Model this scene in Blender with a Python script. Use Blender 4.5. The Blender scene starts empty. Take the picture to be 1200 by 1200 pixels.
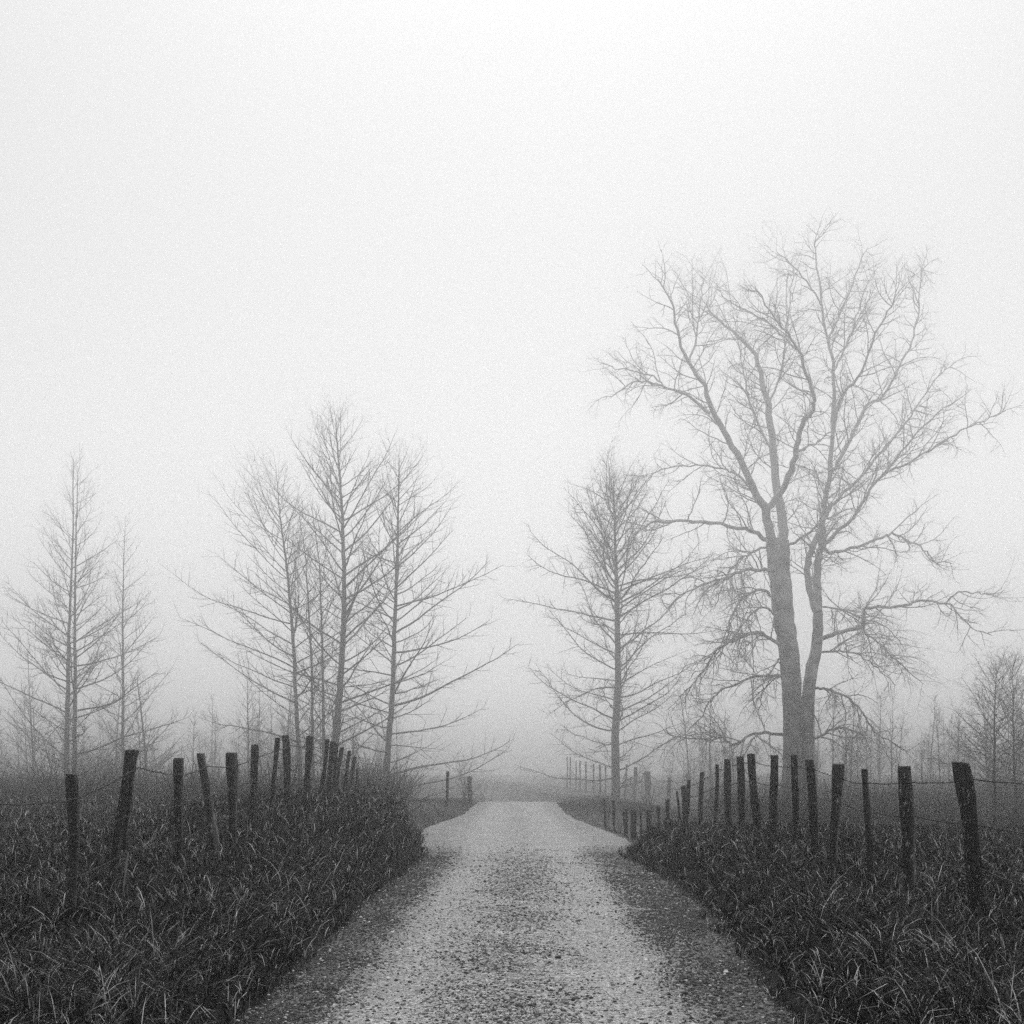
import bpy, math, random
import numpy as np
from mathutils import Vector, Matrix, noise

# ------------------------------------------------------------------ camera, sky, sun, exposure
scene = bpy.context.scene
F = 1449.0            # focal length in photo pixels (photo 1200 px wide)
HV = 890.0            # photo row of the horizon
EYE = 1.6
cam_data = bpy.data.cameras.new("camera")
cam = bpy.data.objects.new("camera", cam_data)
scene.collection.objects.link(cam)
cam.location = (0, 0, EYE)
cam.rotation_euler = (math.radians(90), 0, 0)
cam_data.sensor_width = 36.0
cam_data.lens = 36.0 * F / 1200.0
cam_data.shift_y = (HV - 600.0) / 1200.0
cam_data.clip_start = 0.1
cam_data.clip_end = 3000
scene.camera = cam

SUN_EL, SUN_AZ = math.radians(66), math.radians(4)
world = bpy.data.worlds.new("World")
scene.world = world
world.use_nodes = True
wn, wl = world.node_tree.nodes, world.node_tree.links
wn.clear()
sky = wn.new("ShaderNodeTexSky")
sky.sky_type = 'NISHITA'
sky.sun_disc = False
sky.sun_elevation = SUN_EL
sky.sun_rotation = SUN_AZ
sky.air_density = 1.0
sky.dust_density = 2.0
sky.ozone_density = 1.0
bw = wn.new("ShaderNodeRGBToBW")          # a black and white photograph
bg = wn.new("ShaderNodeBackground")
bg.inputs["Strength"].default_value = 0.15
wo = wn.new("ShaderNodeOutputWorld")
wl.new(sky.outputs[0], bw.inputs[0])
wl.new(bw.outputs[0], bg.inputs["Color"])
wl.new(bg.outputs[0], wo.inputs[0])

sun_data = bpy.data.lights.new("sun", 'SUN')
sun_data.energy = 0.5
sun_data.angle = math.radians(40)
sun = bpy.data.objects.new("sun", sun_data)
scene.collection.objects.link(sun)
sun.rotation_euler = (math.radians(90) - SUN_EL, 0, math.pi - SUN_AZ)
sun.location = (0, 0, 40)

scene.view_settings.view_transform = 'Standard'
scene.view_settings.look = 'None'
scene.view_settings.gamma = 1.0
scene.view_settings.exposure = 0.52
scene.view_settings.use_curve_mapping = False
cy = scene.cycles
cy.max_bounces = 8
cy.diffuse_bounces = 3
cy.glossy_bounces = 2
cy.transmission_bounces = 2
cy.volume_bounces = 4
cy.transparent_max_bounces = 6
cy.use_denoising = False
cy.use_adaptive_sampling = True
cy.adaptive_threshold = 0.02

HAZE_DENSITY = 0.0077

rng = np.random.default_rng(7)
C = scene.collection

# ------------------------------------------------------------------ helpers
def P(u, v, Y):
    """photo pixel and distance -> point of the place"""
    return Vector(((u - 600.0) / F * Y, Y, EYE - (v - HV) / F * Y))

def mesh_object(name, verts, faces, mat, parent=None, smooth=False):
    me = bpy.data.meshes.new(name)
    me.from_pydata(verts, [], faces)
    me.update()
    if smooth:
        me.polygons.foreach_set("use_smooth", np.ones(len(me.polygons), dtype=bool))
    ob = bpy.data.objects.new(name, me)
    C.objects.link(ob)
    if mat: me.materials.append(mat)
    if parent is not None: ob.parent = parent
    return ob

def big_mesh(name, verts, loops, counts, mat, parent=None, smooth=False):
    """numpy arrays -> mesh object"""
    me = bpy.data.meshes.new(name)
    me.vertices.add(len(verts))
    me.vertices.foreach_set("co", np.ascontiguousarray(verts, dtype=np.float32).ravel())
    if len(loops):
        me.loops.add(len(loops))
        me.loops.foreach_set("vertex_index", np.ascontiguousarray(loops, dtype=np.int32))
    if len(counts) == 0:
        ob = bpy.data.objects.new(name, me); C.objects.link(ob); me.materials.append(mat); ob.parent = parent
        return ob
    me.polygons.add(len(counts))
    starts = np.concatenate(([0], np.cumsum(counts)[:-1])).astype(np.int32)
    me.polygons.foreach_set("loop_start", starts)
    me.update(calc_edges=True)
    if smooth:
        me.polygons.foreach_set("use_smooth", np.ones(len(counts), dtype=bool))
    ob = bpy.data.objects.new(name, me)
    C.objects.link(ob)
    if mat: me.materials.append(mat)
    if parent is not None: ob.parent = parent
    return ob

def float_attr(ob, name, values):
    a = ob.data.attributes.new(name, 'FLOAT', 'POINT')
    a.data.foreach_set("value", np.ascontiguousarray(values, dtype=np.float32))

def tag(ob, label=None, cat=None, group=None, kind=None):
    if label: ob["label"] = label
    if cat: ob["category"] = cat
    if group: ob["group"] = group
    if kind: ob["kind"] = kind
    return ob

def empty(name, loc):
    e = bpy.data.objects.new(name, None)
    e.location = loc
    e.empty_display_size = 0.2
    C.objects.link(e)
    return e

class Nodes:
    def __init__(self, name):
        self.m = bpy.data.materials.new(name)
        self.m.use_nodes = True
        self.n, self.l = self.m.node_tree.nodes, self.m.node_tree.links
        self.b = self.n["Principled BSDF"]
    def node(self, t, **kw):
        nd = self.n.new(t)
        for k, v in kw.items():
            if k.startswith("in_"):
                nd.inputs[k[3:].replace("_", " ")].default_value = v
            else:
                setattr(nd, k, v)
        return nd
    def link(self, a, b): self.l.new(a, b)
    def ramp(self, fac, stops):
        r = self.node("ShaderNodeValToRGB")
        e = r.color_ramp.elements
        while len(e) < len(stops): e.new(0.5)
        for el, (p, c) in zip(e, stops):
            el.position = p; el.color = (c, c, c, 1)
        self.link(fac, r.inputs[0])
        return r.outputs[0]
    def math(self, op, a, b=0.0, clamp=False):
        m = self.node("ShaderNodeMath", operation=op, use_clamp=clamp)
        for i, x in enumerate((a, b)):
            if isinstance(x, (int, float)): m.inputs[i].default_value = x
            else: self.link(x, m.inputs[i])
        return m.outputs[0]
    def mix(self, fac, a, b, blend='MIX'):
        m = self.node("ShaderNodeMix", data_type='RGBA', blend_type=blend)
        for s, x in ((m.inputs[0], fac), (m.inputs[6], a), (m.inputs[7], b)):
            if isinstance(x, (int, float)):
                s.default_value = x if s == m.inputs[0] else (x, x, x, 1)
            else: self.link(x, s)
        return m.outputs[2]
    def bump(self, h, strength, dist):
        b = self.node("ShaderNodeBump")
        b.inputs["Strength"].default_value = strength
        b.inputs["Distance"].default_value = dist
        self.link(h, b.inputs["Height"])
        self.link(b.outputs[0], self.b.inputs["Normal"])

# ------------------------------------------------------------------ materials
def make_bark(name, lo, hi, pale=0.0):
    k = Nodes(name)
    tc = k.node("ShaderNodeTexCoord")
    mp = k.node("ShaderNodeMapping"); mp.inputs["Scale"].default_value = (9, 9, 1.6)
    k.link(tc.outputs["Object"], mp.inputs[0])
    n1 = k.node("ShaderNodeTexNoise", in_Scale=1.3, in_Detail=6.0, in_Roughness=0.65)
    k.link(mp.outputs[0], n1.inputs["Vector"])
    col = k.ramp(n1.outputs[0], [(0.3, lo), (0.7, hi)])
    if pale:
        n2 = k.node("ShaderNodeTexNoise", in_Scale=1.1, in_Detail=4.0)
        k.link(tc.outputs["Object"], n2.inputs["Vector"])
        f = k.ramp(n2.outputs[0], [(0.52, 0.0), (0.62, 1.0)])
        col = k.mix(f, col, pale)
    k.link(col, k.b.inputs["Base Color"])
    k.b.inputs["Roughness"].default_value = 0.85
    k.bump(n1.outputs[0], 0.6, 0.03)
    return k.m

M_BARK = make_bark("bark_grey", 0.12, 0.34)
M_TWIG = make_bark("twig_bark", 0.15, 0.32)
M_BRUSH = make_bark("brush_stems", 0.02, 0.05)

def make_sycamore(name, lo, hi, pale):
    """dark scaly bark at the foot that flakes off to pale bark on the high limbs, made paler to paint in the fog"""
    k = Nodes(name)
    tc = k.node("ShaderNodeTexCoord")
    sep = k.node("ShaderNodeSeparateXYZ"); k.link(tc.outputs["Object"], sep.inputs[0])
    mp = k.node("ShaderNodeMapping"); mp.inputs["Scale"].default_value = (9, 9, 2.0)
    k.link(tc.outputs["Object"], mp.inputs[0])
    n1 = k.node("ShaderNodeTexNoise", in_Scale=1.3, in_Detail=6.0, in_Roughness=0.65)
    k.link(mp.outputs[0], n1.inputs["Vector"])
    n2 = k.node("ShaderNodeTexNoise", in_Scale=1.6, in_Detail=5.0)
    k.link(tc.outputs["Object"], n2.inputs["Vector"])
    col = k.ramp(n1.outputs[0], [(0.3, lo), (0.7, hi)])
    up = k.math('MULTIPLY', k.math('SUBTRACT', sep.outputs[2], 4.0), 1 / 9.0)  # paling with height also stands in for fog over the crown
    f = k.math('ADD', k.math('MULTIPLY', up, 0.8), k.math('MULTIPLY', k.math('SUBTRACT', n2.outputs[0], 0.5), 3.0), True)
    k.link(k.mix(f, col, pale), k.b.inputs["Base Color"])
    k.b.inputs["Roughness"].default_value = 0.85
    k.bump(n1.outputs[0], 0.6, 0.03)
    return k.m
M_SYC = make_sycamore("bark_flaking_fogged", 0.05, 0.24, 0.65)
M_SYCTWIG = make_sycamore("twig_flaking_fogged", 0.15, 0.32, 0.6)

def make_wood():
    k = Nodes("weathered_post_wood")
    tc = k.node("ShaderNodeTexCoord")
    mp = k.node("ShaderNodeMapping"); mp.inputs["Scale"].default_value = (34, 34, 2.2)
    k.link(tc.outputs["Object"], mp.inputs[0])
    n1 = k.node("ShaderNodeTexNoise", in_Scale=1.0, in_Detail=7.0, in_Roughness=0.7)
    k.link(mp.outputs[0], n1.inputs["Vector"])
    col = k.ramp(n1.outputs[0], [(0.40, 0.003), (0.56, 0.012), (0.66, 0.05), (0.78, 0.16)])
    # pale lichen flecks and peeled streaks
    mp2 = k.node("ShaderNodeMapping"); mp2.inputs["Scale"].default_value = (46, 46, 15)
    k.link(tc.outputs["Object"], mp2.inputs[0])
    n2 = k.node("ShaderNodeTexNoise", in_Scale=1.0, in_Detail=3.0, in_Roughness=0.6)
    k.link(mp2.outputs[0], n2.inputs["Vector"])
    f = k.ramp(n2.outputs[0], [(0.63, 0.0), (0.68, 1.0)])
    col = k.mix(f, col, 0.45)
    at = k.node("ShaderNodeAttribute", attribute_name="peel")
    mp3 = k.node("ShaderNodeMapping"); mp3.inputs["Scale"].default_value = (40, 40, 4)
    k.link(tc.outputs["Object"], mp3.inputs[0])
    n3 = k.node("ShaderNodeTexNoise", in_Scale=1.0, in_Detail=4.0)
    k.link(mp3.outputs[0], n3.inputs["Vector"])
    f3 = k.ramp(n3.outputs[0], [(0.42, 0.15), (0.6, 1.0)])
    f3 = k.math('MULTIPLY', f3, at.outputs["Fac"])
    col = k.mix(f3, col, 0.36)
    k.link(col, k.b.inputs["Base Color"])
    k.b.inputs["Roughness"].default_value = 0.75
    k.bump(n1.outputs[0], 0.9, 0.02)
    return k.m
M_WOOD = make_wood()

def make_stake(name, lo, hi):
    k = Nodes(name)
    tc = k.node("ShaderNodeTexCoord")
    mp = k.node("ShaderNodeMapping"); mp.inputs["Scale"].default_value = (40, 40, 3)
    k.link(tc.outputs["Object"], mp.inputs[0])
    n1 = k.node("ShaderNodeTexNoise", in_Scale=1.0, in_Detail=5.0)
    k.link(mp.outputs[0], n1.inputs["Vector"])
    k.link(k.ramp(n1.outputs[0], [(0.35, lo), (0.65, hi)]), k.b.inputs["Base Color"])
    k.b.inputs["Roughness"].default_value = 0.8
    return k.m
M_STAKE = make_stake("pale_split_wood", 0.05, 0.45)
M_GREY = make_stake("grey_old_wood", 0.28, 0.5)

def make_wire():
    k = Nodes("rusted_wire")
    tc = k.node("ShaderNodeTexCoord")
    n1 = k.node("ShaderNodeTexNoise", in_Scale=25.0, in_Detail=3.0)
    k.link(tc.outputs["Object"], n1.inputs["Vector"])
    k.link(k.ramp(n1.outputs[0], [(0.4, 0.012), (0.7, 0.05)]), k.b.inputs["Base Color"])
    k.b.inputs["Roughness"].default_value = 0.7
    return k.m
M_WIRE = make_wire()

def make_ground():
    k = Nodes("turf_soil")
    tc = k.node("ShaderNodeTexCoord")
    n1 = k.node("ShaderNodeTexNoise", in_Scale=14.0, in_Detail=6.0, in_Roughness=0.7)
    n2 = k.node("ShaderNodeTexNoise", in_Scale=0.6, in_Detail=4.0)
    for n in (n1, n2): k.link(tc.outputs["Object"], n.inputs["Vector"])
    col = k.ramp(n1.outputs[0], [(0.3, 0.006), (0.7, 0.022)])
    c2 = k.ramp(n2.outputs[0], [(0.35, 0.6), (0.65, 1.2)])
    at = k.node("ShaderNodeAttribute", attribute_name="faded")
    pale_tone = k.ramp(n2.outputs[0], [(0.35, 0.09), (0.65, 0.2)])  # pale tone painted on the ground where fog lightens it
    k.link(k.mix(at.outputs["Fac"], k.mix(1.0, col, c2, 'MULTIPLY'), pale_tone), k.b.inputs["Base Color"])
    k.b.inputs["Roughness"].default_value = 0.95
    k.b.inputs["Specular IOR Level"].default_value = 0.2
    k.bump(n1.outputs[0], 0.8, 0.05)
    return k.m
M_GROUND = make_ground()

def make_road():
    k = Nodes("gravel_road")
    tc = k.node("ShaderNodeTexCoord")
    sep = k.node("ShaderNodeSeparateXYZ")
    k.link(tc.outputs["Object"], sep.inputs[0])
    v1 = k.node("ShaderNodeTexVoronoi", in_Scale=62.0)
    v2 = k.node("ShaderNodeTexVoronoi", in_Scale=26.0)
    n1 = k.node("ShaderNodeTexNoise", in_Scale=0.9, in_Detail=5.0, in_Roughness=0.6)
    n2 = k.node("ShaderNodeTexNoise", in_Scale=130.0, in_Detail=3.0)
    for n in (v1, v2, n1, n2): k.link(tc.outputs["Object"], n.inputs["Vector"])
    s1 = k.node("ShaderNodeSeparateColor"); k.link(v1.outputs["Color"], s1.inputs[0])
    s2 = k.node("ShaderNodeSeparateColor"); k.link(v2.outputs["Color"], s2.inputs[0])
    fine = k.ramp(s1.outputs[0], [(0.0, 0.02), (0.2, 0.24), (0.7, 0.42), (1.0, 0.75)])
    coarse = k.ramp(s2.outputs[0], [(0.0, 0.015), (0.3, 0.12), (0.65, 0.34), (1.0, 0.7)])
    at = k.node("ShaderNodeAttribute", attribute_name="stony")
    f = k.math('ADD', k.math('MULTIPLY', at.outputs["Fac"], 0.6), k.math('MULTIPLY', n1.outputs[0], 0.3), True)
    col = k.mix(f, fine, coarse)
    # damp, soil-stained verges, with the shade under the banks painted in
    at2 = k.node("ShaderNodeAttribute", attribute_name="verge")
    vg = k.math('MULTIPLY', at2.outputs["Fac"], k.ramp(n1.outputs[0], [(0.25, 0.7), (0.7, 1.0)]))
    soil_shade = k.ramp(s1.outputs[1], [(0.0, 0.004), (0.7, 0.015), (0.88, 0.05), (1.0, 0.3)])
    col = k.mix(vg, col, soil_shade)
    c3 = k.ramp(n1.outputs[0], [(0.3, 0.82), (0.7, 1.12)])
    k.link(k.mix(1.0, col, c3, 'MULTIPLY'), k.b.inputs["Base Color"])
    k.b.inputs["Roughness"].default_value = 0.62
    k.b.inputs["Specular IOR Level"].default_value = 0.45
    h = k.math('ADD', k.math('MULTIPLY', v1.outputs["Distance"], -0.6), k.math('MULTIPLY', v2.outputs["Distance"], -1.0))
    h = k.math('ADD', h, k.math('MULTIPLY', n2.outputs[0], 0.25))
    k.bump(h, 0.7, 0.02)
    return k.m
M_ROAD = make_road()

def make_tone(name, stops, rough, spec=0.5, inst=False):
    k = Nodes(name)
    at = k.node("ShaderNodeAttribute", attribute_name="tone", attribute_type='INSTANCER' if inst else 'GEOMETRY')
    k.link(k.ramp(at.outputs["Fac"], stops), k.b.inputs["Base Color"])
    k.b.inputs["Roughness"].default_value = rough
    k.b.inputs["Specular IOR Level"].default_value = spec
    return k.m
M_GRASS = make_tone("wet_grass", [(0.0, 0.002), (0.42, 0.014), (0.72, 0.075), (0.9, 0.30), (1.0, 0.78)], 0.5, 0.08)
M_STONE = make_tone("loose_stone", [(0.0, 0.006), (0.42, 0.03), (0.6, 0.25), (1.0, 0.75)], 0.6, 0.4, True)

# ------------------------------------------------------------------ the lie of the land
def lin(y, pts):
    a = np.array(pts, dtype=float)
    return np.interp(y, a[:, 0], a[:, 1])

def soft(y, pts, w=1.6):
    return (lin(y - w, pts) + lin(y, pts) * 2 + lin(y + w, pts)) / 4

def road_x(y):
    return soft(y, [(-60, -0.3), (0, -0.05), (8, 0.0), (20, 0.14), (50, 0.2), (75, 0.5), (95, 0.3), (125, -3), (340, -50)], 2.5)

def road_half(y):
    return 1.77 + 0.03 * np.sin(y * 0.55) + 0.02 * np.sin(y * 1.9 + 1)

def left_half(y):
    return road_half(y) + soft(y, [(0, 0), (22, -0.1), (28, 0.5), (36, 1.0), (46, 0.1), (400, 0)], 1.5)

def right_half(y):
    return road_half(y) + soft(y, [(0, 0), (7, 0.02), (12, 0.24), (17, 0.28), (21, 0.06), (23, 0.1), (26, 0.7), (33, 0.9), (40, 0.3), (46, 0.0), (400, 0)], 1.4)

def road_z(y):
    return soft(y, [(-60, -0.1), (0, 0), (17, 0), (22, -0.09), (34, -0.42), (50, -0.36), (57, -0.33), (64, -0.75), (80, -1.7), (110, -3.2), (340, -4.0)], 2.0)

LF = [(-60, 0.1), (8, 0.12), (11.3, 0.13), (12.6, 0.20), (15, 0.24), (16.8, 0.36), (18, 0.46), (20.7, 0.64), (22.3, 0.72), (24.5, 0.78), (29, 0.80), (32, 0.55), (36, 0.0), (46, -0.1), (60, -0.3), (80, -0.8), (340, -1.5)]
RF = [(-60, 0.15), (8, 0.18), (10.8, 0.19), (13.9, 0.21), (15.6, 0.24), (16.8, 0.36), (19, 0.42), (21, 0.45), (23, 0.36), (25, 0.14), (28, -0.28), (31, -0.62), (34, -0.72), (38, -0.6), (44, -0.4), (60, -0.35), (80, -0.6), (340, -1.5)]
LW = [(-60, 0.1), (8, 0.15), (15, 0.24), (25, 0.32), (42, 0.28), (52, -0.5), (70, -1.1), (340, -1.8)]
RW = [(-60, 0.15), (12, 0.22), (20, 0.26), (26, 0.14), (34, -0.35), (45, -0.9), (70, -1.2), (340, -1.8)]

def smooth01(t):
    t = np.clip(t, 0, 1)
    return t * t * (3 - 2 * t)

def wobble(x, y):
    return (0.03 * np.sin(x * 2.1 + y * 0.7) * np.sin(y * 1.3 - x * 0.4) + 0.02 * np.sin(x * 4.3 - y * 2.9)
            + 0.05 * np.sin(x * 0.31 + 1.0) * np.sin(y * 0.23))

def ground_z(x, y):
    x = np.asarray(x, dtype=float); y = np.asarray(y, dtype=float)
    xc, zr = road_x(y), road_z(y)
    left = x < xc
    half = np.where(left, left_half(y), right_half(y))
    d = np.abs(x - xc) - half
    fence = np.where(left, soft(y, LF, 0.8), soft(y, RF, 0.8))
    wide = np.where(left, soft(y, LW, 3), soft(y, RW, 3))
    t = smooth01((d - 2.6) / 5.0)
    top = fence * (1 - t) + wide * t
    bank = smooth01(d / 0.7)
    z = zr + (top - zr) * bank
    z = z + wobble(x, y) * smooth01((d - 0.2) / 1.0)
    z = z - 0.10 * (1 - smooth01((d + 0.15) / 0.2))       # bed under the road
    return z

def road_top(x, y):
    xc = road_x(y)
    half = np.where(x < xc, left_half(y), right_half(y))
    t = (x - xc) / half
    crown = 0.03 * (1 - np.clip(np.abs(t), 0, 1.2) ** 2)
    rut = -0.018 * np.exp(-((np.abs(x - xc) - 0.72) / 0.24) ** 2)
    edge = -0.10 * smooth01((np.abs(t) - 0.97) / 0.12)
    n = 0.010 * np.sin(x * 3.1 + y * 1.1) * np.sin(y * 2.3 - x) + 0.006 * np.sin(x * 7 + y * 5)
    return road_z(y) + crown + rut + edge + n

def grid(xs, ys):
    X, Y = np.meshgrid(xs, ys)
    nx, ny = len(xs), len(ys)
    i = np.arange(nx * ny).reshape(ny, nx)
    q = np.stack([i[:-1, :-1], i[:-1, 1:], i[1:, 1:], i[1:, :-1]], -1).reshape(-1)
    return X.ravel(), Y.ravel(), q, np.full((nx - 1) * (ny - 1), 4)

xs = np.concatenate([-np.geomspace(200, 12, 26), np.arange(-11.5, -5, 0.4), np.arange(-5, 5.01, 0.14), np.arange(5.4, 12, 0.4), np.geomspace(12, 200, 26)])
ys = np.concatenate([np.arange(-20, 4, 1.0), np.arange(4, 50, 0.22), np.arange(50, 90, 1.0), np.geomspace(90, 260, 24)])
X, Y, q, cnt = grid(xs, ys)
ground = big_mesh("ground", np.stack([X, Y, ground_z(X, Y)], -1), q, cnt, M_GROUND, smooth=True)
fog_tint_far = smooth01((Y - 52) / 22) * np.exp(-((X - 3) / (0.11 * np.maximum(Y, 1) + 4)) ** 2)  # thick fog at the far centre, painted as paler ground
fog_tint_hollow = 0.6 * smooth01((Y - 23) / 4) * (1 - smooth01((Y - 42) / 8)) * np.exp(-((X - 3.6) / 2.6) ** 2)      # fog's paleness in the hollow, put into the ground colour
fog_tint_left = 0.5 * smooth01((Y - 32) / 4) * (1 - smooth01((Y - 46) / 8)) * np.exp(-((X + 3.4) / 1.6) ** 2)  # same fog paleness painted on the left beyond the bank
float_attr(ground, "faded", np.clip(fog_tint_far + fog_tint_hollow + fog_tint_left, 0, 1))
tag(ground, "dark turf fields and banks on both sides of the gravel road", "ground", kind="structure")

ts = np.linspace(-1.06, 1.06, 41)
ys = np.concatenate([np.arange(-20, 4, 0.8), np.arange(4, 30, 0.12), np.arange(30, 70, 0.4), np.geomspace(70, 258, 60)])
T, Y, q, cnt = grid(ts, ys)
X = road_x(Y) + T * np.where(T < 0, left_half(Y), right_half(Y))
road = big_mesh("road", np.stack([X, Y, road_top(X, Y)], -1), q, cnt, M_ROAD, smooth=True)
tag(road, "pale gravel lane running straight between grassy banks into the fog", "road", kind="structure")
off = X - road_x(Y)
float_attr(road, "stony", np.exp(-(off / 0.38) ** 2) + smooth01((np.abs(off) - 1.05) / 0.5))
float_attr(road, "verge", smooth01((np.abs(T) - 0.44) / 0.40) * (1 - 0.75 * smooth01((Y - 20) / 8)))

# ------------------------------------------------------------------ tubes for wood and wire
class Tubes:
    def __init__(self):
        self.v, self.f = [], []
    def add(self, pts, radii, sides=3, tip=True, rough=0.0):
        n = len(pts)
        base = len(self.v)
        t0 = (pts[-1] - pts[0])
        if t0.length < 1e-6: return
        t0.normalize()
        a = t0.cross(Vector((0.31, 0.87, 0.38)))
        if a.length < 0.2: a = t0.cross(Vector((0.9, -0.1, 0.42)))
        a.normalize()
        cs = [(math.cos(2 * math.pi * k / sides), math.sin(2 * math.pi * k / sides)) for k in range(sides)]
        last = n - 1 if tip else n
        V = self.v
        for i in range(last):
            t = (pts[min(i + 1, n - 1)] - pts[max(i - 1, 0)])
            t.normalize()
            e1 = a - t * a.dot(t); e1.normalize()
            e2 = t.cross(e1)
            r = radii[i]; p = pts[i]
            for c, s in cs:
                rr = r * (1 + rough * (random.random() - 0.5)) if rough else r
                V.append((p.x + (e1.x * c + e2.x * s) * rr, p.y + (e1.y * c + e2.y * s) * rr, p.z + (e1.z * c + e2.z * s) * rr))
        fa = self.f
        for i in range(last - 1):
            b0 = base + i * sides; b1 = b0 + sides
            for k in range(sides):
                k2 = (k + 1) % sides
                fa.append((b0 + k, b0 + k2, b1 + k2, b1 + k))
        if tip:
            V.append(tuple(pts[-1]))
            top = len(V) - 1
            b0 = base + (last - 1) * sides
            for k in range(sides):
                fa.append((b0 + k, b0 + (k + 1) % sides, top))
    def build(self, name, mat, parent=None, origin=None, smooth=True):
        v = self.v
        if origin is not None:
            ox, oy, oz = origin
            v = [(a - ox, b - oy, c - oz) for a, b, c in v]
        return mesh_object(name, v, self.f, mat, parent, smooth)

R = random.Random(11)

def rand_unit():
    while True:
        v = Vector((R.uniform(-1, 1), R.uniform(-1, 1), R.uniform(-1, 1)))
        if 0.05 < v.length < 1: return v.normalized()

def shoot(p, d, L, n, crook, lift):
    """a growing shoot: crook = sideways wander, lift = bend to (+) or from (-) the light"""
    pts = [p.copy()]
    d = d.normalized()
    step = L / n
    q = p.copy()
    for i in range(n):
        d = d + rand_unit() * crook + Vector((0, 0, lift / n))
        d.normalize()
        q = q + d * step
        pts.append(q.copy())
    return pts

def at_frac(pts, t):
    x = t * (len(pts) - 1)
    i = min(int(x), len(pts) - 2)
    return pts[i].lerp(pts[i + 1], x - i), (pts[i + 1] - pts[i]).normalized()

def length_of(pts):
    return sum((pts[i + 1] - pts[i]).length for i in range(len(pts) - 1))

def side_dir(t, ang, flat=0.0):
    """a direction leaving tangent t at angle ang; flat pulls it towards the horizontal plane"""
    ax = rand_unit()
    s = ax - t * ax.dot(t)
    s.z *= (1 - flat)
    s.normalize()
    return t * math.cos(ang) + s * math.sin(ang)

def ramify(out, pts, r0, level, spec):
    """spread side shoots of the next order along a shoot"""
    L = length_of(pts)
    sp = spec[level]
    n = max(1, int(L / sp["gap"]))
    for i in range(n):
        t = sp.get("from", 0.2) + (1 - sp.get("from", 0.2)) * (i + R.random()) / n
        t = min(t, 0.97)
        p, tan = at_frac(pts, t)
        l = sp["len"] * R.uniform(0.55, 1.3) * (1.15 - 0.6 * t)
        l = min(l, L * 0.75)
        if l < 0.12: continue
        d = side_dir(tan, math.radians(R.uniform(*sp["ang"])), sp.get("flat", 0.3))
        k = sp["seg"]
        q = shoot(p, d, l, k, sp["crook"], sp["lift"])
        r = min(r0 * (1 - 0.7 * t) * 0.7, sp["r"] * (0.6 + 0.5 * l / sp["len"]))
        r = max(r, 0.0042)
        out.add(q, [r * (1 - 0.75 * j / k) for j in range(k + 1)], 3)
        if level + 1 < len(spec):
            ramify(out, q, r, level + 1, spec)

def smooth_path(pts, sub=3):
    """Catmull-Rom through points"""
    out = []
    n = len(pts)
    for i in range(n - 1):
        p0, p1, p2, p3 = pts[max(i - 1, 0)], pts[i], pts[i + 1], pts[min(i + 2, n - 1)]
        for s in range(sub):
            t = s / sub
            out.append(0.5 * ((2 * p1) + (p2 - p0) * t + (2 * p0 - 5 * p1 + 4 * p2 - p3) * t * t + (3 * p1 - p0 - 3 * p2 + p3) * t ** 3))
    out.append(pts[-1].copy())
    return out

FINE = [dict(gap=0.27, len=1.2, ang=(28, 52), seg=3, crook=0.12, lift=0.35, r=0.012, flat=0.3, **{"from": 0.15}),
        dict(gap=0.19, len=0.45, ang=(30, 58), seg=2, crook=0.16, lift=0.2, r=0.0075, flat=0.1, **{"from": 0.15})]
LOOSE = [dict(gap=0.32, len=1.15, ang=(28, 52), seg=3, crook=0.12, lift=0.3, r=0.012, flat=0.3, **{"from": 0.15}),
         dict(gap=0.22, len=0.45, ang=(30, 58), seg=2, crook=0.16, lift=0.2, r=0.0075, flat=0.1, **{"from": 0.15})]
THIN = [dict(gap=0.45, len=0.8, ang=(32, 60), seg=3, crook=0.15, lift=0.3, r=0.009, flat=0.3, **{"from": 0.2})]

GROW = 1.36                       # the habits above are written for a tree about 14 m tall; these are taller
def bigger(spec, k=None):
    return [dict(sp, gap=sp["gap"] * (k or GROW), len=sp["len"] * (k or GROW), r=sp["r"] * (k or GROW)) for sp in spec]

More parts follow.
